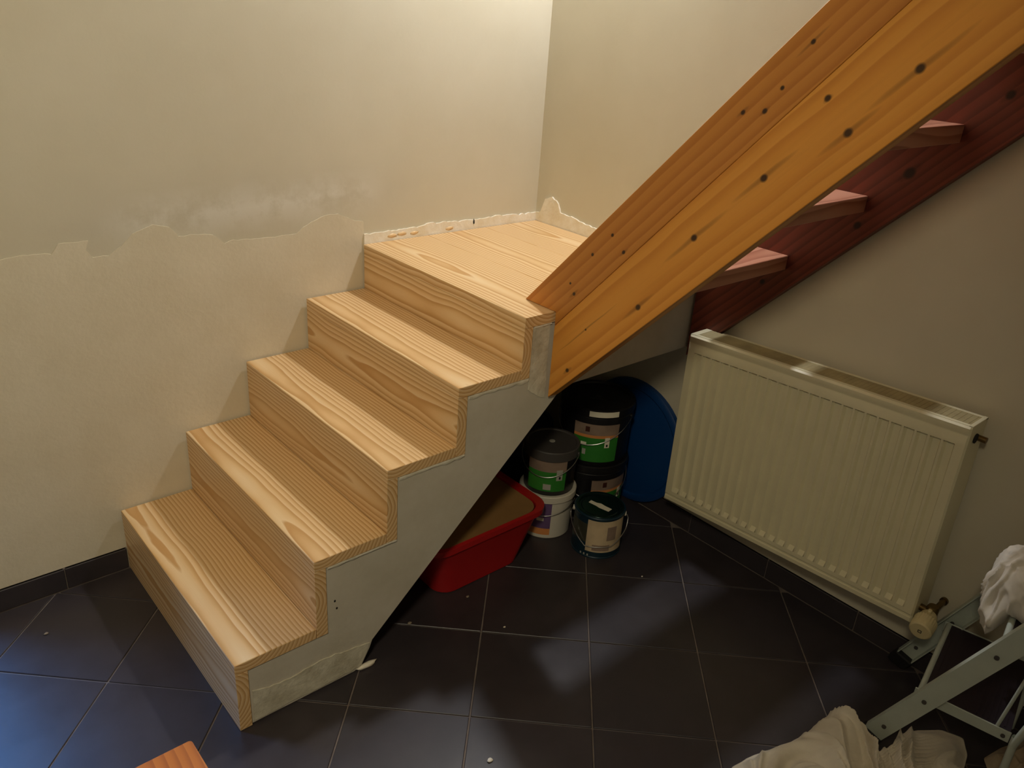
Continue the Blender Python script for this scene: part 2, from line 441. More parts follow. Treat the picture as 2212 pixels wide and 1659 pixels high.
def blob(name, c, n, s, mat, parent, loc=None, seed=0, sub=2, amp=0.35):
    bm = bmesh.new(); bmesh.ops.create_icosphere(bm, subdivisions=sub, radius=1)
    for v in bm.verts:
        k = 1 + amp * noise.noise(v.co * 1.7 + V((seed, seed * 2, 0)))
        v.co = V((v.co.x * s[0] * k, v.co.y * s[1] * k, v.co.z * s[2] * k)) + V(c)
    return link(name, tomesh(bm, name, 3.2), mat, parent, loc or c)
blob('plaster_scrape', (-0.31, -0.005, 0.945), 0, (0.004, 0.004, 0.011), M['dark'], wall_left, seed=2, sub=1)
for k, (x, z) in enumerate(((-0.62, 0.938), (-0.57, 0.935), (-0.42, 0.933), (-0.66, 0.936))):
    blob('exposed_spot', (x, -0.0055, z), 0, (0.022, 0.0025, 0.008), M['tread'], wall_left, seed=k + 3, sub=1)

# --- tiled skirting
def skirting(name, p0, d, nrm, cuts, parent_name):
    p0, d, nrm = V(p0), V(d), V(nrm)
    L = cuts[-1]
    bk = struct(obox(name, p0 + V((0, 0, -0.003)), d * L, nrm * 0.006, V((0, 0, 0.074)), M['grout']))
    for a, b in zip(cuts, cuts[1:]):
        obox('skirting_tile', p0 + d * (a + 0.0018) + V((0, 0, 0.0015)), d * (b - a - 0.0036), nrm * 0.0105, V((0, 0, 0.0695)), M['tile'], bk, 0.0012, p0 + d * (a + b) / 2)
    return bk
skirting('baseboard_left', (-1.6235, 0, 0), (-1, 0, 0), (0, -1, 0), [0, 0.1755, 0.397], 'left')
skirting('baseboard_right', (0, -0.02, 0), (0, -1, 0), (-1, 0, 0), [0, 0.28, 0.595, 0.91, 1.225, 1.54, 1.855, 2.17, 2.485, 2.8], 'right')

# ================================================================== LOWER FLIGHT
stair = tag(empty('lower_staircase', (-0.8, -0.4, 0)), 'lower flight of pine-clad steps on a grey plastered base up to the landing', 'staircase')
TT = 0.031; RT = 0.032
# concrete body
F = W_ - 0.004
prof = [(XS[0] + RT, 0.002)]
for i in range(5):
    prof.append((XS[i] + RT, HS[i] - TT))
    prof.append(((XS[i + 1] + RT) if i < 4 else -0.008, HS[i] - TT))
prof += [(-0.008, 0.676), (-0.60, 0.676), (-0.637, 0.640), (-1.242, 0.082), (-1.250, 0.060), (-1.278, 0.008), (-1.30, 0.002)]
base = prism('concrete_base', [(x, -0.008, z) for x, z in prof], (0, -F + 0.008, 0), M['concrete'], stair, 0.002)
# treads and risers
OFF = [(3.1, 0.015, 0), (9.4, 0.02, 0), (15.2, 0.015, 0.0), (22.7, 0.01, 0.0), (31.0, 0, 0)]
for i in range(4):
    o = box('tread', (XS[i], -W_, HS[i] - TT), (XS[i + 1] - 0.0006, -0.0085, HS[i]), M['tread'], stair, 0.0014)
    grain(o, (XS[i] + 0.045, 0, HS[i]), (0, -1, 0), (1, 0, 0), (0, 0, -1), OFF[i])
for i in range(5):
    z0 = 0.001 if i == 0 else HS[i - 1] - TT
    o = box('riser', (XS[i] + 0.0006, -W_ + 0.0004, z0), (XS[i] + RT, -0.0085, HS[i] - TT - 0.0006), M['tread'], stair, 0.0008)
    grain(o, (XS[i], 0, (z0 + HS[i]) / 2 + 0.02), (0, -1, 0), (0, 0, 1), (1, 0, 0), (41 + 6.3 * i, 0.03, 0))
lx = [XS[4], -0.515, -0.258, -0.0085]
for k in range(3):
    o = box('landing_board', (lx[k] + (0.0004 if k else 0), -W_ - 0.001, HS[4] - TT), (lx[k + 1] - 0.0004, -0.0085, HS[4]), M['tread'], stair, 0.0009)
    grain(o, (lx[k] + 0.09 + 0.03 * k, 0, HS[4]), (0, -1, 0), (1, 0, 0), (0, 0, -1), (70 + 11.3 * k, 0, 0))
# ridges of filler under the tread ends
def bead(pts, r, seed):
    bm = bmesh.new(); n = 14; rings = []
    a, b = V(pts[0]), V(pts[1])
    for i in range(n + 1):
        s = i / n; p = a.lerp(b, s)
        h = r * (0.55 + 0.9 * abs(noise.noise(V((s * 6, seed, 0.3)))))
        rings.append([bm.verts.new(p + V((0, -0.0035, 0))), bm.verts.new(p + V((0, -0.0045, -h * 0.8))), bm.verts.new(p + V((0, 0.001, -h * 1.7))), bm.verts.new(p + V((0, 0.004, 0)))])
    for A, B in zip(rings, rings[1:]):
        for k in range(4): bm.faces.new((A[k], A[(k + 1) % 4], B[(k + 1) % 4], B[k]))
    bm.faces.new(rings[0]); bm.faces.new(rings[-1])
    return link('filler_bead', tomesh(bm, 'bead', 1.2), M['bead'], stair)
for i in (1, 2, 3):
    bead(((XS[i] + RT + 0.006, -F, HS[i] - TT - 0.001), (XS[i + 1] + RT - 0.002, -F, HS[i] - TT - 0.001)), 0.011 if i == 3 else 0.010 if i == 2 else 0.008, i * 3.1)
bead(((XS[4] + RT + 0.004, -F, HS[4] - TT - 0.001), (-0.672, -F, HS[4] - TT - 0.001)), 0.006, 12.2)
# patch of skim coat on the face of the base near the floor
def flat_patch(name, pts, mat, parent, amp=0.004, seed=0, th=0.003, y=-F):
    r = rough_line(pts + [pts[0]], amp, 0.014, seed)[:-1]
    return prism(name, [(x, y, z) for x, z in r], (0, -th, 0), mat, parent)
o = flat_patch('skim_patch', [(-1.585, 0.012), (-1.583, 0.105), (-1.50, 0.088), (-1.40, 0.10), (-1.252, 0.080), (-1.262, 0.055), (-1.285, 0.012)], M['skim'], stair, 0.006, 3)
o['label'] = 'rough pale skim coat near the floor'
o = flat_patch('skim_patch', [(-0.738, 0.70), (-0.736, 0.884), (-0.676, 0.884), (-0.672, 0.66), (-0.69, 0.665)], M['skim'], stair, 0.003, 7, 0.002)
blob('plaster_fragment', (-1.262, -0.808, 0.008), 0, (0.03, 0.008, 0.007), M['white_plaster'], stair, seed=4, sub=2)
for x, z in ((-1.352, 0.268), (-1.347, 0.243)):
    blob('nail_hole', (x, -F - 0.0003, z), 0, (0.003, 0.0012, 0.004), M['dark'], stair, sub=1)

# ================================================================== UPPER FLIGHT
up = tag(empty('upper_staircase', (-0.33, -0.82, 0.92)), 'open wooden flight with an orange-varnished stringer rising from the landing along the right wall', 'staircase')
SX = -0.67; ST = 0.04; SL = 1.045
def zl(y, c): return c - SL * y      # height of a line on the flight's slope
CB = -0.188               # top and bottom edge lines
YE = -2.35
YL = -0.816
def cm(y): return 0.028 + 0.0484 * (YL - y)    # joint between the staves
def zt_(y): return 0.921 + 1.071 * (-0.693 - y)  # top edge
NL_ = math.hypot(1, SL); UD = V((0, -1 / NL_, SL / NL_)); VD = V((0, SL / NL_, 1 / NL_))
def sboard(name, pts, mat, x0):
    o = prism(name, [(x0, y, z) for y, z in pts], (ST, 0, 0), mat, up, 0.0012)
    return grain(o, (x0, 0, 0), UD, VD, (1, 0, 0))
e_ = 0.0005
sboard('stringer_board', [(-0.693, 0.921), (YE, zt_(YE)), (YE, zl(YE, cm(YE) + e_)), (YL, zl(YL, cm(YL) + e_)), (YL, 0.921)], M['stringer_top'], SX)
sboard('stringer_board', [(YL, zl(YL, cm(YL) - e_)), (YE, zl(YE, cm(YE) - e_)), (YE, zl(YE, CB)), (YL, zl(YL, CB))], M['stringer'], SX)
# the wall stringer, and the treads between the two
sboard('wall_stringer', [(YL, zt_(YL)), (YE, zt_(YE)), (YE, zl(YE, CB - 0.012)), (YL, zl(YL, CB - 0.012))], M['redwood'], -0.0405)
zt = [1.067, 1.275, 1.480, 1.686, 1.892, 2.098, 2.304]
for k, z in enumerate(zt):
    yb = -1.105 - 0.187 * k
    o = box('tread', (SX + ST + 0.0005, yb, z - 0.042), (-0.041, yb + 0.232, z), M['redtread'], up, 0.0015)
    grain(o, (0, yb + 0.08, z), (1, 0, 0), (0, 1, 0), (0, 0, 1), (5.5 * k, 0.03, 0))

# ================================================================== RADIATOR
rad = tag(empty('panel_radiator', (-0.08, -1.3, 0.16)), 'cream ribbed panel radiator hanging on the right wall', 'radiator')
BL, BR, TL, TR = V((-.13, -.884, .163)), V((-.13, -1.737, .213)), V((-.13, -.880, .767)), V((-.13, -1.727, .81))
def rp(s, t_, d=0.0):
    """point on the front: s 0-1 along, t 0-1 up, d metres out towards the room"""
    p = (BL * (1 - s) + BR * s) * (1 - t_) + (TL * (1 - s) + TR * s) * t_
    return p + V((-d, 0, 0))
NCH = 24
ss = [0.0, 0.006, 0.022, 0.030]; dd = [-0.006, 0.0, 0.0, 0.0]
pitch = (0.972 - 0.030) / NCH
kinds = [('e', -0.006), ('e', 0.0), ('e', 0.0), ('e', 0.0)]
S_list = [(0.0, 'e'), (0.005, 'f'), (0.028, 'f')]
for k in range(NCH):
    s0 = 0.030 + k * pitch
    S_list += [(s0 + pitch * 0.10, 'f'), (s0 + pitch * 0.26, 'g'), (s0 + pitch * 0.78, 'g'), (s0 + pitch * 0.92, 'f')]
S_list += [(0.980, 'f'), (0.995, 'f'), (1.0, 'e')]
T_list = [(0.0, 'e'), (0.010, 'f'), (0.030, 'f'), (0.034, 'r'), (0.042, 'r'), (0.048, 'f'), (0.070, 'f'), (0.092, 'g'), (0.905, 'g'), (0.911, 'f'), (0.945, 'f'), (0.955, 'r'), (0.962, 'r'), (0.972, 'f'), (0.992, 'f'), (1.0, 'e')]
bm = bmesh.new(); grid = []
for s, ks in S_list:
    row = []
    for t_, kt in T_list:
        d = 0.0
        if ks == 'e' or kt == 'e': d = -0.006
        elif ks == 'g' and kt == 'g': d = -0.010
        elif kt == 'r': d = -0.003
        row.append(bm.verts.new(rp(s, t_, d)))
    grid.append(row)
for i in range(len(grid) - 1):
    for j in range(len(T_list) - 1):
        bm.faces.new((grid[i][j], grid[i + 1][j], grid[i + 1][j + 1], grid[i][j + 1]))
def rim(bm, a, b): pass
# turn the sheet into a thin panel
back = {}
for row in (0, len(grid) - 1):
    pass
bnd = [e for e in bm.edges if len(e.link_faces) == 1]
r_ = bmesh.ops.extrude_edge_only(bm, edges=bnd)
for v in r_['geom']:
    if isinstance(v, bmesh.types.BMVert): v.co.x += 0.012
o = link('front_panel', tomesh(bm, 'front_panel', 0.5), M['radiator'], rad)
# rear panel, end plates, top grille
def rquad(name, s0, s1, t0, t1, x0, x1, mat, bev=0.001):
    pts = [rp(s0, t0), rp(s1, t0), rp(s1, t1), rp(s0, t1)]
    pts = [V((x0, p.y, p.z)) for p in pts]
    return prism(name, pts, (x1 - x0, 0, 0), mat, rad, bev)
rquad('rear_panel', 0.07, 0.997, 0.01, 0.99, -0.045, -0.030, M['radiator'])
rquad('end_plate', 0.001, 0.0045, 0.01, 0.998, -0.123, -0.042, M['radiator'], 0)
rquad('end_plate', 0.9955, 0.999, 0.01, 0.998, -0.123, -0.030, M['radiator'], 0)
bm = bmesh.new()
for x0, x1 in ((-0.1235, -0.112), (-0.042, -0.030)):
    a, b = rp(0.0 if x0 < -0.1 else 0.07, 1.0), rp(1.0, 1.0)
    boxbm(bm, (x0, a.y, a.z - 0.004), (x1 - x0, 0, 0), (0, b.y - a.y, b.z - a.z), (0, 0, 0.005))
o = link('grille_frame', tomesh(bm, 'grille_frame'), M['radiator'], rad)
bm = bmesh.new(); NB = 62
for k in range(NB):
    s = 0.012 + 0.976 * k / (NB - 1)
    a = rp(s, 1.0)
    boxbm(bm, (-0.112, a.y - 0.0062, a.z - 0.003), (0.070, 0, 0), (0, 0.0124, 0), (0, 0, 0.0035))
o = link('grille_bars', tomesh(bm, 'grille_bars'), M['radiator_dust'], rad)
o['kind'] = 'stuff'
a = rp(0.0, 1.0); obox('end_cap', V((-0.1235, a.y, a.z - 0.003)), (0.0815, 0, 0), (0, -0.022, 0.0011), (0, 0, 0.0048), M['radiator'], rad, 0.0008)
a = rp(1.0, 1.0); obox('end_cap', V((-0.1235, a.y, a.z - 0.003)), (0.0935, 0, 0), (0, 0.010, 0), (0, 0, 0.0048), M['radiator'], rad, 0.0008)
# bleed valve at the top of the right end
a = rp(0.9995, 0.93)
def hcyl(name, c, axis, r, L, mat, parent, seg=24, bev=0.0):
    bm = bmesh.new(); bmesh.ops.create_cone(bm, cap_ends=True, segments=seg, radius1=r, radius2=r, depth=L)
    bevel(bm, bev)
    q = V((0, 0, 1)).rotation_difference(V(axis)).to_matrix().to_4x4()
    bm.transform(Matrix.Translation(V(c)) @ q)
    return link(name, tomesh(bm, name, 0.6), mat, parent)
hcyl('side_opening', (-0.082, a.y - 0.0012, a.z), (0, 1, 0), 0.013, 0.003, M['dark'], rad)
hcyl('bleed_valve', (-0.062, a.y - 0.010, a.z - 0.004), (0, 1, 0), 0.008, 0.022, M['brass'], rad, 12)
# wall brackets
for s in (0.2, 0.8):
    a = rp(s, 0.9); b = rp(s, 0.05)
    box('bracket', (-0.030, a.y - 0.015, b.z), (-0.0005, a.y + 0.015, a.z), M['radiator'], rad, 0.001)
# thermostatic valve at the lower right corner
vc = V((-0.085, -1.766, 0.250))
hcyl('valve_pipe', vc + V((0, 0.020, 0)), (0, 1, 0), 0.010, 0.045, M['brass'], rad, 16)
vb = lathe('valve_body', [(0, -0.022), (0.014, -0.022), (0.016, -0.016), (0.016, 0.016), (0.013, 0.022), (0, 0.022)], vc, M['brass'], rad, 16)
tube('supply_pipe', [vc + V((0.012, 0, 0)), vc + V((0.084, 0, 0))], 0.008, M['brass'], rad, 10)
hcyl('pipe_collar', vc + V((0.079, 0, 0)), (1, 0, 0), 0.011, 0.008, M['brass'], rad, 16)
ax = V((-0.96, -0.10, -0.20)).normalized()
def head_bm():
    prof = [(0, 0), (0.019, 0), (0.022, 0.006), (0.024, 0.02), (0.0285, 0.026), (0.0295, 0.060), (0.0285, 0.067), (0.0245, 0.070), (0, 0.070)]
    bm = lathe_bm(prof, 48)
    for v in bm.verts:
        if 0.022 < v.co.z < 0.058:
            an = math.atan2(v.co.y, v.co.x); k = 1.0 + 0.05 * (1 if int((an + 7) * 48 / (2 * math.pi)) % 2 else -1)
            v.co.x *= k; v.co.y *= k
    return bm
bm = head_bm(); q = V((0, 0, 1)).rotation_difference(ax).to_matrix().to_4x4()
bm.transform(Matrix.Translation(vc + ax * 0.012) @ q)
vh = link('thermostat_head', tomesh(bm, 'head', 0.5), M['valve_head'], rad)
vh['label'] = 'round ivory thermostat head'
e1 = ax.cross(V((0, 0, 1))).normalized(); e2_ = e1.cross(ax)
cc = vc + ax * 0.0826
bm = bmesh.new()
for (p, q_) in (((-1, -1), (1, -1)), ((1, -1), (1, 1)), ((1, 1), (-1, 1)), ((-1, 1), (-1, -1))):
    a = cc + e1 * p[0] * 0.004 + e2_ * p[1] * 0.004; b = cc + e1 * q_[0] * 0.004 + e2_ * q_[1] * 0.004
    d = b - a; n = d.normalized().cross(ax) * 0.0016
    boxbm(bm, a - n / 2, d, n, ax * 0.0005)
link('print', tomesh(bm, 'print'), M['black_print'], vh)
obox('pointer_tab', vc + ax * 0.020 + e2_ * 0.021 - e1 * 0.005, e1 * 0.010, ax * 0.012, e2_ * 0.012, M['valve_head'], vh, 0.002)

# ================================================================== BUCKETS AND BOXES UNDER THE STAIRS
CAMANG = math.radians(221)
def bail(c, r, zear, a_ear, drop, mat, parent, wr=0.0016, out=0.004, n=28, a_span=math.pi, shape=None):
    pts = []
    for i in range(n + 1):
        s = i / n; an = a_ear + a_span * s
        d = math.sin(math.pi * s) if shape is None else shape(s)
        rr = r + out
        pts.append(V(c) + V((rr * math.cos(an), rr * math.sin(an), zear - drop * d)))
    return tube('handle', pts, wr, mat, parent, 6)

def big_bucket(c, z0, h, r0, r1, label, rot, upper):
    b = tag(empty('paint_bucket', (c[0], c[1], z0)), label, 'bucket', 'large black paint buckets')
    c3 = V((c[0], c[1], z0)); rf = lambda z: r0 + (r1 - r0) * z / h
    hb = h - 0.022
    lathe('body', [(0, 0.004), (r0 - 0.012, 0.004), (r0 - 0.010, 0), (r0 - 0.002, 0), (r0, 0.004), (rf(hb - 0.035), hb - 0.035), (rf(hb) + 0.002, hb - 0.033), (rf(hb) + 0.002, hb - 0.012), (rf(hb), hb - 0.010), (rf(hb), hb), (rf(hb) - 0.004, hb), (0, hb - 0.004)], c3, M['black_plastic'], b)
    lid = lathe('lid', [(0, h - 0.006), (r1 - 0.016, h - 0.006), (r1 - 0.013, h), (r1 + 0.001, h), (r1 + 0.005, h - 0.003), (r1 + 0.005, h - 0.026), (r1 + 0.002, h - 0.026), (r1 + 0.001, h - 0.022), (0, h - 0.022)], c3, M['black_plastic'], b)
    a = CAMANG + rot
    if upper:
        o = curved_patch('lid_label', c3, lambda z: r1 + 0.005, a - 0.45, a + 0.34, h - 0.024, h - 0.004, M['white_label'], b)
        # badge on the lid: a bar and a dot
        n = V((math.cos(CAMANG), math.sin(CAMANG), 0)); s_ = V((-n.y, n.x, 0)); ctr = c3 + V((0, 0, h - 0.006))
        obox('lid_bar', ctr + n * 0.018 - s_ * 0.026, s_ * 0.052, n * 0.010, V((0, 0, 0.001)), M['grey_plastic'], lid, 0.0004)
        hcyl('lid_dot', ctr + V((0, 0, 0.0006)), (0, 0, 1), 0.010, 0.0014, M['grey_plastic'], lid)
    L0, L1 = a - 0.85, a + 0.45
    curved_patch('label_photo', c3, rf, L0, L1, h * 0.555, h * 0.81, M['photo_label'], b)
    curved_patch('label_stripe', c3, rf, L0, L1, h * 0.505, h * 0.555, M['orange_label'], b)
    lb = curved_patch('label', c3, rf, L0, L1, h * 0.075, h * 0.505, M['green_label'], b)
    curved_patch('print', c3, rf, a - 0.52, a - 0.40, h * 0.61, h * 0.70, M['brown_print'], lb, 0.0016, 4)
    tg = curved_patch('hazard_tag', c3, rf, a + 0.05, a + 0.19, h * 0.34, h * 0.52, M['white_label'], lb, 0.0016, 4)
    curved_patch('print', c3, rf, a + 0.095, a + 0.145, h * 0.36, h * 0.40, M['black_print'], lb, 0.0022, 3)
    curved_patch('print', c3, rf, a - 0.62, a - 0.46, h * 0.36, h * 0.42, M['white_label'], lb, 0.0016, 4)
    curved_patch('print', c3, rf, a - 0.56, a - 0.46, h * 0.20, h * 0.30, M['pale_label'], lb, 0.0016, 4)
    ea = a + 0.95
    for k in (0, 1):
        an = ea + math.pi * k; p = c3 + V((math.cos(an), math.sin(an), 0)) * (rf(hb) + 0.003) + V((0, 0, hb - 0.022))
        hcyl('handle_lug', p, (math.cos(an), math.sin(an), 0), 0.009, 0.008, M['black_plastic'], b, 16)
    bail(c3, r1 + 0.001, hb - 0.022, ea, h * 0.42, M['steel'], b, a_span=-math.pi)
    return b
big_bucket((-0.165, -0.570), 0.0, 0.22, 0.122, 0.127, 'large black paint bucket on the floor, underneath another black bucket', 0.95, False)
big_bucket((-0.165, -0.570), 0.2205, 0.22, 0.122, 0.127, 'large black paint bucket with green label, topmost of its stack', 0.27, True)

def mid_bucket(c, z0, h, r0, r1):
    b = tag(empty('paint_bucket', (c[0], c[1], z0)), 'smaller dark paint bucket with green label, standing on the white bucket', 'bucket')
    c3 = V((c[0], c[1], z0)); rf = lambda z: r0 + (r1 - r0) * z / h
    hb = h - 0.016
    lathe('body', [(0, 0.003), (r0 - 0.008, 0.003), (r0 - 0.006, 0), (r0 - 0.002, 0), (r0, 0.003), (rf(hb), hb), (rf(hb) - 0.003, hb), (0, hb - 0.003)], c3, M['black_plastic'], b)
    lid = lathe('lid', [(0, h - 0.004), (r1 - 0.010, h - 0.004), (r1 - 0.007, h), (r1 + 0.001, h), (r1 + 0.004, h - 0.003), (r1 + 0.004, h - 0.034), (r1 + 0.001, h - 0.034), (0, h - 0.016)], c3, M['grey_plastic'], b)
    hcyl('lid_dot', c3 + V((0, 0, h - 0.0035)), (0, 0, 1), 0.010, 0.0015, M['pale_label'], lid)
    a = CAMANG + 0.12
    curved_patch('label_photo', c3, rf, a - 0.95, a + 0.62, h * 0.55, h * 0.78, M['photo_label'], b)
    lb = curved_patch('label', c3, rf, a - 0.95, a + 0.62, h * 0.10, h * 0.55, M['green_label'], b)
    tg = curved_patch('hazard_tag', c3, rf, a + 0.22, a + 0.46, h * 0.36, h * 0.60, M['pale_label'], lb, 0.0016, 4)
    curved_patch('print', c3, rf, a + 0.32, a + 0.39, h * 0.39, h * 0.45, M['black_print'], lb, 0.0022, 3)
    curved_patch('print', c3, rf, a - 0.26, a + 0.04, h * 0.14, h * 0.27, M['pale_label'], lb, 0.0016, 4)
    ea = a + 1.25
    for k in (0, 1):
        an = ea + math.pi * k; p = c3 + V((math.cos(an), math.sin(an), 0)) * (r1 + 0.004) + V((0, 0, h - 0.028))
        hcyl('handle_lug', p, (math.cos(an), math.sin(an), 0), 0.006, 0.006, M['grey_plastic'], b, 12)
    bail(c3, r1 + 0.003, h - 0.028, ea, h * 0.38, M['steel'], b, a_span=-math.pi)
    return b
WB = (-0.400, -0.592)
mid_bucket(WB, 0.1735, 0.168, 0.086, 0.091)

def white_bucket(c, h, r0, r1):
    b = tag(empty('white_bucket', (c[0], c[1], 0)), 'white plastic bucket with purple label on the floor beside the red tub', 'bucket')
    c3 = V((c[0], c[1], 0)); rf = lambda z: r0 + (r1 - r0) * z / h
    lathe('body', [(0, 0.003), (r0 - 0.010, 0.003), (r0 - 0.008, 0), (r0 - 0.003, 0), (r0, 0.004), (rf(h - 0.02), h - 0.02), (rf(h - 0.02) - 0.003, h - 0.02), (0, h - 0.022)], c3, M['white_plastic'], b)
    lathe('lid', [(0, h - 0.004), (r1 - 0.010, h - 0.004), (r1 - 0.008, h), (r1 + 0.002, h), (r1 + 0.005, h - 0.003), (r1 + 0.005, h - 0.024), (r1 + 0.002, h - 0.024), (0, h - 0.016)], c3, M['white_plastic'], b)
    a = CAMANG
    lb = curved_patch('label', c3, rf, a - 0.8, a + 0.28, h * 0.25, h * 0.86, M['purple_label'], b)
    curved_patch('print', c3, rf, a - 0.5, a + 0.0, h * 0.46, h * 0.78, M['purple_light'], lb, 0.0016, 6)
    curved_patch('print', c3, rf, a - 0.25, a + 0.02, h * 0.43, h * 0.50, M['white_label'], lb, 0.0024, 6)
    curved_patch('label_foot', c3, rf, a - 0.8, a + 0.28, h * 0.10, h * 0.25, M['orange_label'], b)
    bail(c3, r1 + 0.004, h - 0.030, a + 1.3, h * 0.25, M['steel'], b, a_span=-math.pi)
    return b
white_bucket(WB, 0.173, 0.088, 0.094)

def tin(c, h, r):
    b = tag(empty('paint_tin', (c[0], c[1], 0)), 'small round metal paint tin with dark lid and wire handle, front of the pile', 'paint tin')
    c3 = V((c[0], c[1], 0)); rf = lambda z: r
    lathe('body', [(0, 0.004), (r - 0.004, 0.004), (r - 0.002, 0), (r + 0.002, 0), (r + 0.002, 0.004), (r, 0.006), (r, h - 0.010), (r + 0.003, h - 0.008), (r + 0.004, h - 0.003), (r + 0.001, h), (r - 0.006, h), (r - 0.008, h - 0.006), (0, h - 0.006)], c3, M['tin_blue'], b)
    lid = lathe('lid', [(0, h - 0.003), (r - 0.022, h - 0.003), (r - 0.018, h - 0.006), (r - 0.012, h - 0.006), (r - 0.010, h + 0.0015), (r - 0.004, h + 0.002), (r - 0.003, h + 0.0005), (r - 0.010, h - 0.005), (0, h - 0.005)], c3, M['tin_lid'], b)
    n = V((math.cos(CAMANG), math.sin(CAMANG), 0)); s_ = V((-n.y, n.x, 0)); ctr = c3 + V((0, 0, h - 0.003))
    d = (s_ * 0.86 + n * 0.50).normalized(); e = V((-d.y, d.x, 0))
    st = [(-0.040, -0.010), (-0.010, -0.011), (0.005, -0.014), (0.040, -0.012), (0.041, 0.008), (0.012, 0.009), (-0.004, 0.012), (-0.018, 0.006), (-0.041, 0.006)]
    prism('lid_sticker', [ctr + d * x + e * y + V((0, 0, 0.0002)) for x, y in st], (0, 0, 0.0008), M['white_label'], lid)
    a = CAMANG
    lb = curved_patch('label', c3, rf, a - 0.42, a + 1.25, h * 0.16, h * 0.92, M['tin_label'], b, 0.0008, 24)
    curved_patch('label_dark', c3, rf, a - 1.35, a - 0.42, h * 0.36, h * 0.80, M['tin_dark'], b, 0.0008, 16)
    curved_patch('print', c3, rf, a + 0.40, a + 0.80, h * 0.45, h * 0.78, M['photo_label'], lb, 0.0016, 6)
    curved_patch('print', c3, rf, a - 0.15, a + 0.55, h * 0.20, h * 0.34, M['photo_label'], lb, 0.0016, 6)
    for k in range(3): curved_patch('print', c3, rf, a - 0.62 + 0.15 * k, a - 0.56 + 0.15 * k, h * 0.045, h * 0.09, M['pale_label'], b, 0.0016, 3)
    ea = a + 1.62
    for k in (0, 1):
        an = ea - 3.2 * k; p = c3 + V((math.cos(an), math.sin(an), 0)) * (r + 0.002) + V((0, 0, h - 0.022))
        hcyl('handle_lug', p, (math.cos(an), math.sin(an), 0), 0.009, 0.008, M['white_plastic'], b, 16)
    # cranked wire handle lying against the front
    knots_ = [(0.0, 0.0, 0.006), (0.02, 0.10, 0.012), (0.10, 0.25, 0.012), (0.36, 0.72, 0.006), (0.52, 0.68, 0.006), (0.68, 0.68, 0.006), (0.90, 0.30, 0.014), (0.985, 0.10, 0.014), (1.0, 0.0, 0.008)]
    pts = []
    for (s0, d0, o0), (s1, d1, o1) in zip(knots_, knots_[1:]):
        for i in range(5):
            q = i / 5; s = s0 + (s1 - s0) * q; dr = d0 + (d1 - d0) * q; oo = o0 + (o1 - o0) * q
            an = ea - 3.2 * (1 - s); rr = r + oo
            pts.append(c3 + V((rr * math.cos(an), rr * math.sin(an), h - 0.022 - dr * h * 0.8)))
    tube('handle', pts, 0.0017, M['steel'], b, 6)
    return b
tin((-0.336, -0.783), 0.160, 0.0835)

# dark bucket at the back
c3 = V((-0.33, -0.36, 0)); b = tag(empty('paint_bucket', c3), 'navy bucket standing in the dark behind the smaller green-label bucket', 'bucket')
lathe('body', [(0, 0.003), (0.090, 0.003), (0.094, 0), (0.098, 0.003), (0.112, 0.285), (0.109, 0.285), (0, 0.28)], c3, M['blue_dark'], b)
lathe('lid', [(0, 0.297), (0.098, 0.297), (0.101, 0.305), (0.114, 0.305), (0.117, 0.301), (0.117, 0.272), (0.1135, 0.272), (0.1135, 0.288), (0, 0.288)], c3, M['blue_dark'], b)

# red tub
def rrect(x0, x1, y0, y1, r, n=6):
    out = []
    for cx, cy, a0 in ((x1 - r, y1 - r, 0), (x0 + r, y1 - r, 90), (x0 + r, y0 + r, 180), (x1 - r, y0 + r, 270)):
        for i in range(n + 1):
            a = math.radians(a0 + 90 * i / n); out.append((cx + r * math.cos(a), cy + r * math.sin(a)))
    return out
def loft(name, loops, mat, parent, cap0=True, cap1=False, smooth=0.7):
    bm = bmesh.new(); R = [[bm.verts.new(p) for p in l] for l in loops]; n = len(R[0])
    for A, B in zip(R, R[1:]):
        for i in range(n): bm.faces.new((A[i], A[(i + 1) % n], B[(i + 1) % n], B[i]))
    if cap0: bm.faces.new(R[0][::-1])
    if cap1: bm.faces.new(R[-1])
    return link(name, tomesh(bm, name, smooth), mat, parent)
tub = tag(empty('storage_tub', (-0.78, -0.56, 0)), 'red plastic tub with rounded corners and a brown lid, under the stairs', 'tub')
def rr3(x0, x1, y0, y1, r, z): return [(x, y, z) for x, y in rrect(x0, x1, y0, y1, r)]
H = 0.188
loft('body', [rr3(-0.925, -0.606, -0.690, -0.43, 0.05, 0.0), rr3(-0.932, -0.600, -0.697, -0.423, 0.055, 0.004), rr3(-0.965, -0.533, -0.711, -0.409, 0.055, H - 0.030), rr3(-0.966, -0.531, -0.712, -0.408, 0.055, H - 0.028),
              rr3(-0.963, -0.535, -0.709, -0.411, 0.053, H - 0.020), rr3(-0.925, -0.608, -0.69, -0.43, 0.05, 0.006)], M['red'], tub, True, True)
loft('rim', [rr3(-0.964, -0.534, -0.710, -0.410, 0.055, H - 0.022), rr3(-0.985, -0.506, -0.722, -0.398, 0.065, H - 0.020), rr3(-0.986, -0.504, -0.723, -0.397, 0.066, H), rr3(-0.972, -0.534, -0.710, -0.410, 0.06, H + 0.001), rr3(-0.970, -0.536, -0.708, -0.412, 0.06, H - 0.010), rr3(-0.964, -0.534, -0.710, -0.410, 0.055, H - 0.022)], M['red'], tub, False, False)
loft('lid', [rr3(-0.968, -0.538, -0.706, -0.414, 0.06, H - 0.012), rr3(-0.968, -0.538, -0.706, -0.414, 0.06, H - 0.003), rr3(-0.950, -0.556, -0.690, -0.43, 0.05, H - 0.0045)], M['brown_lid'], tub, True, True)

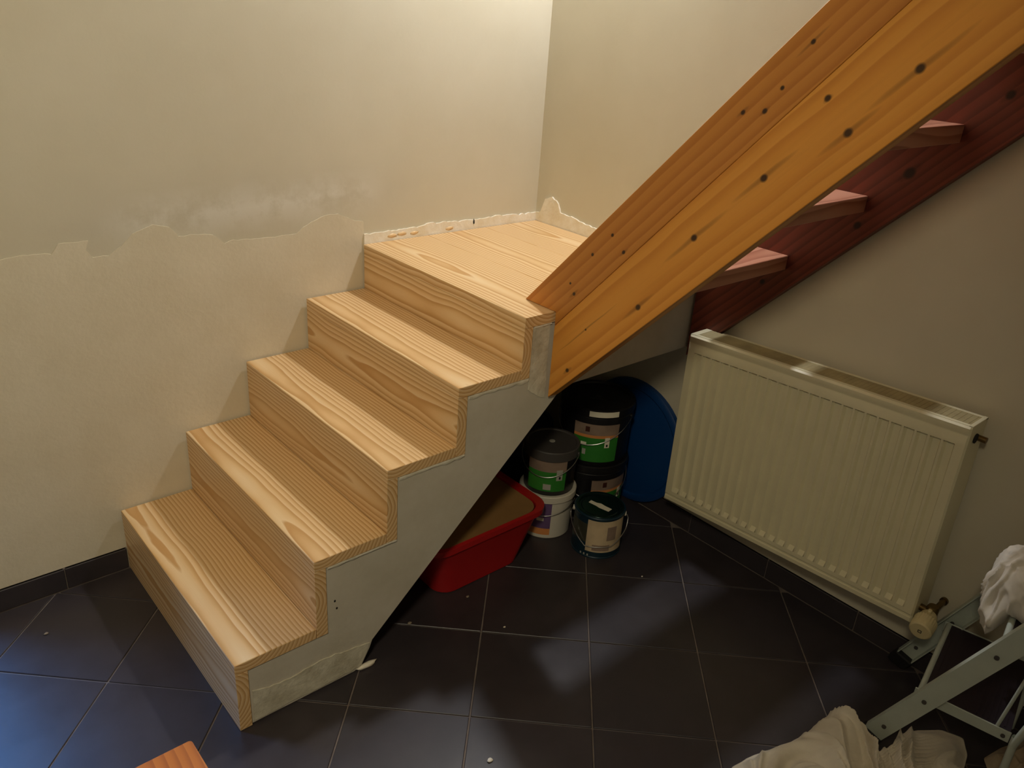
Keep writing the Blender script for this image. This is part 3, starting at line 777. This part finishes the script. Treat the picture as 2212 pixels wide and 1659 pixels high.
# blue lid on edge against the wall
b = tag(empty('round_lid', (-0.03, -0.62, 0.0)), 'big round blue plastic lid standing on edge behind the black buckets', 'lid')
prof = [(0, 0.013), (0.19, 0.013), (0.205, 0.010), (0.212, 0.015), (0.228, 0.014), (0.236, 0.009), (0.238, -0.006), (0.234, -0.006), (0.230, 0.006), (0.2, 0.008), (0, 0.010)]
bm = lathe_bm(prof, 64)
q = V((0, 0, 1)).rotation_difference(V((-1, 0, 0.025)).normalized()).to_matrix().to_4x4()
bm.transform(Matrix.Translation(V((-0.0145, -0.625, 0.2390))) @ q)
link('disc', tomesh(bm, 'disc', 0.6), M['blue'], b)

# ================================================================== STEP LADDER
lad = tag(empty('step_ladder', (-0.18, -1.85, 0)), 'pale green-grey metal step ladder with black treads standing by the right wall', 'step ladder')
U = V((-0.987, -0.161, 0)); Vd = V((0.161, -0.987, 0)); Z = V((0, 0, 1))
def lp(z, side):     # front rail centre line
    A = V((-0.025, -1.706, 0)) + V((-0.075, -0.47, 1.0)) * z
    B = V((-0.386, -1.788, 0)) + V((-0.04, -0.465, 1.0)) * z
    return A if side == 0 else B
def channel(name, p0, p1, wdir, w, t_, lip, inward, mat, parent):
    """U channel between p0 and p1: web of width w along wdir, flanges of depth lip"""
    d = V(p1) - V(p0); wd = (V(wdir) - d * (V(wdir).dot(d) / d.length_squared)).normalized(); n = V(inward).normalized()
    bm = bmesh.new(); o_ = V(p0) - wd * w / 2
    boxbm(bm, o_, d, wd * w, n * t_)
    boxbm(bm, o_ + n * t_, d, wd * t_, n * lip)
    boxbm(bm, o_ + wd * (w - t_) + n * t_, d, wd * t_, n * lip)
    return link(name, tomesh(bm, name), mat, parent)
ZT = 0.86
rails = []
for side in (0, 1):
    p0, p1 = lp(0.022, side), lp(ZT, side)
    inn = U if side == 0 else -U
    rl = channel('front_rail', p0, p1, Vd, 0.048, 0.003, 0.018, inn, M['ladder'], lad); rails.append(rl)
    d = (p1 - p0).normalized(); wd = (Vd - d * Vd.dot(d)).normalized()
    obox('foot', lp(0.0, side) - wd * 0.027 + d * 0.004 - inn * 0.003, wd * 0.054, inn * 0.028, d * 0.045, M['rubber'], lad, 0.004)
    for z in (0.085, 0.225, 0.445, 0.665):
        hcyl('bolt', lp(z, side) + (U * 0.0035 if side == 0 else U * 0.001), U, 0.0055, 0.005, M['grey_plastic'], rl, 12)
def step(z, fA, fB, depth, name='step'):
    """black step between the rails; fA, fB its front corners"""
    fA, fB = V(fA), V(fB); ud = (fB - fA); L = ud.length; ud.normalize(); vd = V((-ud.y, ud.x, 0))
    if vd.y > 0: vd = -vd
    st = obox(name, fA + V((0, 0, -0.006)), ud * L, vd * depth, Z * 0.006, M['mat'], lad, 0.001)
    st['label'] = 'black tread'
    # ribs of the rubber mat
    bm = bmesh.new()
    for k in range(15):
        boxbm(bm, fA + vd * (0.014 + k * (depth - 0.03) / 14) + ud * 0.01, ud * (L - 0.02), vd * 0.004, Z * 0.0012)
    o = link('mat_ribs', tomesh(bm, 'ribs'), M['mat'], st); o['kind'] = 'stuff'
    tube('front_rod', [fA + Z * -0.004, fB + Z * -0.004], 0.0075, M['ladder'], st, 10)
    for p, sg in ((fA, -1), (fB, 1)):
        obox('side_bar', p + ud * (0.0 if sg > 0 else -0.004) - vd * 0.012 + Z * -0.028, ud * 0.004, vd * (depth + 0.014), Z * 0.030, M['ladder'], st, 0.001)
        hcyl('bolt', p + ud * 0.004 * sg + vd * 0.002 + Z * -0.014, ud, 0.005, 0.006, M['grey_plastic'], st, 10)
        hcyl('bolt', p + ud * 0.004 * sg + vd * (depth - 0.012) + Z * -0.014, ud, 0.005, 0.006, M['grey_plastic'], st, 10)
    return fA + vd * depth, fB + vd * depth
b1 = step(0.23, (-0.062, -1.811, 0.23), (-0.368, -1.871, 0.23), 0.195)
b2 = step(0.45, (-0.072, -1.936, 0.45), (-0.338, -1.987, 0.45), 0.188)
b3 = step(0.67, (-0.085, -2.055, 0.67), (-0.315, -2.100, 0.67), 0.18)
# rear legs and slanting braces
for side in (0, 1):
    top = lp(0.80, side) + Vd * 0.02
    foot = (b1[side] + Vd * 0.012 + U * (-0.004 if side == 0 else 0.006)); fl = V((foot.x, foot.y - 0.005, 0.003))
    ins = U * (0.006 if side == 0 else -0.006)
    tube('rear_leg', [fl, foot + Z * 0.0, V((foot.x, foot.y, 0.2)), top], 0.0085, M['ladder'], lad, 10)
    q0, q1 = (b1[side] - Vd * 0.03 + Z * -0.012, b2[side] - Vd * 0.12 + Z * -0.02)
    tube('brace', [q0, q1], 0.004, M['ladder'], lad, 8)
tube('top_bar', [lp(ZT, 0), lp(ZT, 0) + V((0, -0.02, 0.05)), lp(ZT, 1) + V((0, -0.02, 0.05)), lp(ZT, 1)], 0.011, M['ladder'], lad, 10)

# ================================================================== CLOTHS
def fold(x, y, seed, dirs):
    """long creases: one direction rules each patch of the cloth"""
    h = 0.0
    wx = noise.noise(V((x * 4, y * 4, seed))) * 0.035; wy = noise.noise(V((x * 4 + 9, y * 4 + 3, seed))) * 0.035
    x += wx; y += wy
    for k, (a, f, amp) in enumerate(dirs):
        a = a + 0.9 * noise.noise(V((x * 2.0, y * 2.0, seed + 5 + k)))
        ca, sa = math.cos(a), math.sin(a); s = x * ca + y * sa; q = y * ca - x * sa
        v = noise.noise(V((s * f, q * f * 0.13, seed + 3 * k)))
        m_ = max(0.0, min(1.0, 0.72 + 1.5 * noise.noise(V((x * 3.1 + 7 * k, y * 3.1, seed + 11)))))
        h += amp * m_ * max(0.0, 1 - abs(v) * 2.8) ** 1.3
    return h
def heap(name, c, outline, H, seed, dirs, mat, label, cat, NR=46, NA=200, hump=()):
    """cloth lying in a heap: outline is a list of (x, y) on the floor around c"""
    c = V((c[0], c[1], 0)); n = len(outline)
    # outline radius by angle, resampled along the polygon
    P = []
    per = [math.dist(outline[i], outline[(i + 1) % n]) for i in range(n)]; tot = sum(per)
    for k in range(NA):
        d = tot * k / NA; i = 0
        while d > per[i]: d -= per[i]; i += 1
        s = d / per[i]; a, b = outline[i], outline[(i + 1) % n]
        P.append((a[0] + s * (b[0] - a[0]), a[1] + s * (b[1] - a[1])))
    # smooth the outline a little
    for _ in range(2): P = [((P[i - 1][0] + 2 * P[i][0] + P[(i + 1) % NA][0]) / 4, (P[i - 1][1] + 2 * P[i][1] + P[(i + 1) % NA][1]) / 4) for i in range(NA)]
    bm = bmesh.new(); rings = []
    for r in range(1, NR + 1):
        q = r / NR; row = []
        for (x, y) in P:
            xx = c.x + (x - c.x) * q; yy = c.y + (y - c.y) * q
            e = min(1.0, (1 - q) * 5.5); e = e * e * (3 - 2 * e)
            z = 0.004 + e * H * (0.55 + 0.45 * noise.noise(V((xx * 5, yy * 5, seed))))
            z += (0.12 + 0.88 * e) * fold(xx, yy, seed, dirs)
            for hx, hy, hr, hh in hump:
                dd_ = ((xx - hx) ** 2 + (yy - hy) ** 2) / hr ** 2
                z += hh * math.exp(-dd_) * (0.15 + 0.85 * e)
            row.append(bm.verts.new((xx, yy, max(0.003, z))))
        rings.append(row)
    z0 = sum(v.co.z for v in rings[0]) / NA
    ctr = bm.verts.new((c.x, c.y, z0))
    for i in range(NA):
        bm.faces.new((ctr, rings[0][i], rings[0][(i + 1) % NA]))
        for A, B in zip(rings, rings[1:]): bm.faces.new((A[i], B[i], B[(i + 1) % NA], A[(i + 1) % NA]))
    # tucked-under hem gives the cloth its thickness
    hem = [bm.verts.new((v.co.x + (c.x - v.co.x) * 0.03, v.co.y + (c.y - v.co.y) * 0.03, 0.0012)) for v in rings[-1]]
    for i in range(NA): bm.faces.new((rings[-1][i], hem[i], hem[(i + 1) % NA], rings[-1][(i + 1) % NA]))
    o = link(name, tomesh(bm, name, 3.2), mat, None, c)
    return tag(o, label, cat)
R_ = math.radians
heap('dust_sheet', (-0.52, -1.88),
     [(-0.80, -1.675), (-0.735, -1.628), (-0.70, -1.635), (-0.655, -1.643), (-0.615, -1.665), (-0.52, -1.685), (-0.47, -1.690), (-0.435, -1.695), (-0.422, -1.735), (-0.420, -1.79), (-0.425, -1.840), (-0.36, -1.865), (-0.325, -1.850), (-0.29, -1.845), (-0.24, -1.865), (-0.185, -1.905), (-0.165, -1.955), (-0.215, -1.985), (-0.28, -2.00), (-0.36, -2.08), (-0.55, -2.2), (-0.75, -2.15), (-0.88, -1.95), (-0.86, -1.80)],
     0.034, 3.7, [(R_(25), 10, 0.034), (R_(100), 12, 0.028), (R_(150), 22, 0.010), (R_(60), 40, 0.004)], M['sheet'], 'crumpled white cotton dust sheet heaped on the tiles before the step ladder', 'cloth', NR=90, NA=360, hump=((-0.462, -1.760, 0.055, 0.075), (-0.56, -1.80, 0.10, 0.022)))
heap('dust_sheet', (-0.165, -2.13),
     [(-0.235, -2.045), (-0.19, -2.015), (-0.12, -2.03), (-0.05, -2.055), (-0.05, -2.12), (-0.05, -2.22), (-0.15, -2.28), (-0.28, -2.22), (-0.265, -2.11)],
     0.04, 8.2, [(R_(10), 11, 0.032), (R_(80), 14, 0.026), (R_(140), 24, 0.010)], M['sheet2'], 'stained beige cloth bundled on the floor behind the step ladder legs', 'cloth', NR=60, NA=220)
# towel bunched on the ladder's second step, hanging over its front edge
bm = bmesh.new(); bmesh.ops.create_icosphere(bm, subdivisions=6, radius=1)
tc = V((-0.172, -1.968, 0.520))
fu = (V((-0.338, -1.987, 0)) - V((-0.072, -1.936, 0))).normalized(); fo = V((-fu.y, fu.x, 0))
if fo.y < 0: fo = -fo                       # outwards, towards the room
for v in bm.verts:
    p = v.co.copy()
    k = 1 + 0.22 * noise.noise(p * 1.25 + V((4, 1, 2)))
    a = p.x * 1.6 + p.y * 0.8 + 0.5 * noise.noise(p * 1.5)
    rd = max(0.0, 1 - abs(noise.noise(V((a * 1.7, p.z * 0.9 + p.y * 0.6, 3.3)))) * 3.0)
    k += 0.16 * rd ** 1.4
    rd = max(0.0, 1 - abs(noise.noise(V((p.x * 3.4 + p.z, p.y * 3.4, p.z * 1.3 + 9)))) * 3.0)
    k += 0.06 * rd ** 1.4
    q = tc + V((p.x * k * 0.092, p.y * k * 0.080, p.z * k * 0.082))
    out = (q - V((-0.338, -1.987, 0))).dot(fo)
    if out > 0.010: q.z -= 0.06 * min(1.0, (out - 0.010) / 0.03) * max(0.0, 0.4 - p.z)
    else: q.z = max(q.z, 0.4535 + 0.004 * (1 + noise.noise(p * 3)))
    q.x = min(q.x, -0.100)
    v.co = q
tag(link('towel', tomesh(bm, 'towel', 3.2), M['towel'], None, (tc.x, tc.y, 0.45)), 'scrunched white towel lying on the second step of the step ladder', 'towel')

# ================================================================== STOOL IN THE FOREGROUND
sx, sy, sz = -1.843, -1.172, 0.45
st = tag(empty('wooden_stool', (sx - 0.16, sy - 0.16, 0)), 'orange-brown wooden stool, its corner showing at the bottom left edge', 'stool')
bm = bmesh.new(); boxbm(bm, (sx - 0.33, sy - 0.33, sz - 0.03), (0.33, 0, 0), (0, 0.33, 0), (0, 0, 0.03)); bmesh.ops.recalc_face_normals(bm, faces=bm.faces)
vert_e = [e for e in bm.edges if abs(e.verts[0].co.z - e.verts[1].co.z) > 0.01]
bmesh.ops.bevel(bm, geom=vert_e, offset=0.006, segments=3, affect='EDGES', profile=0.5)
bevel(bm, 0.003, 2)
o = link('seat', tomesh(bm, 'seat', 0.5), M['stool'], st)
grain(o, (sx - 0.1, sy, sz), (0, 1, 0), (1, 0, 0), (0, 0, 1), (3, 0.02, 0))
for ix in (0, 1):
    for iy in (0, 1):
        x = sx - 0.03 - 0.23 * ix; y = sy - 0.03 - 0.23 * iy
        o = box('leg', (x - 0.035, y - 0.035, 0.0008), (x, y, sz - 0.0305), M['stool'], st, 0.003)
        grain(o, (x, y, 0), (0, 0, 1), (1, 0, 0), (0, 1, 0), (8 + ix + iy * 3, 0.02, 0))
for (x0, y0, x1, y1) in ((sx - 0.26, sy - 0.058, sx - 0.065, sy - 0.036), (sx - 0.26, sy - 0.288, sx - 0.065, sy - 0.266), (sx - 0.058, sy - 0.26, sx - 0.036, sy - 0.065), (sx - 0.288, sy - 0.26, sx - 0.266, sy - 0.065)):
    o = box('apron', (x0, y0, sz - 0.095), (x1, y1, sz - 0.031), M['stool'], st, 0.002)
    grain(o, (x0, y0, sz - 0.06), (1, 0, 0) if x1 - x0 > 0.1 else (0, 1, 0), (0, 0, 1), (0, 1, 0) if x1 - x0 > 0.1 else (1, 0, 0), (20 + x0, 0.01, 0))

# ================================================================== CRUMBS
for k, (x, y, s, lab) in enumerate(((-1.190, -1.250, 0.008, 'largest white plaster crumb, on the tiles at the bottom edge'),
                        (-0.340, -0.999, 0.0035, 'tiny white crumb on the dark tiles left of the radiator'),
                        (-1.072, -0.735, 0.007, 'pale plaster crumb on the floor beside the concrete stair side'),
                        (-0.862, -0.742, 0.006, 'pale plaster crumb on the floor in front of the red tub'),
                        (-0.858, -0.913, 0.004, 'small white crumb on the tiles below the red tub'),
                        (-1.899, -0.176, 0.006, 'pale crumb on the tiles near the left skirting'))):
    bm = bmesh.new(); bmesh.ops.create_icosphere(bm, subdivisions=2, radius=1)
    for v in bm.verts:
        kk = 1 + 0.4 * noise.noise(v.co * 1.4 + V((k * 3.1, 0, 0)))
        v.co = V((v.co.x * s * kk, v.co.y * s * 0.7 * kk, (v.co.z * kk + 0.8) * s * 0.4)) + V((x, y, 0.0005))
    tag(link('plaster_crumb', tomesh(bm, 'crumb', 3.2), M['white_plaster'] if lab.split()[1] == 'white' or 'white' in lab else M['crumb'], None, (x, y, 0)), lab, 'plaster crumb', 'plaster crumbs on the floor')
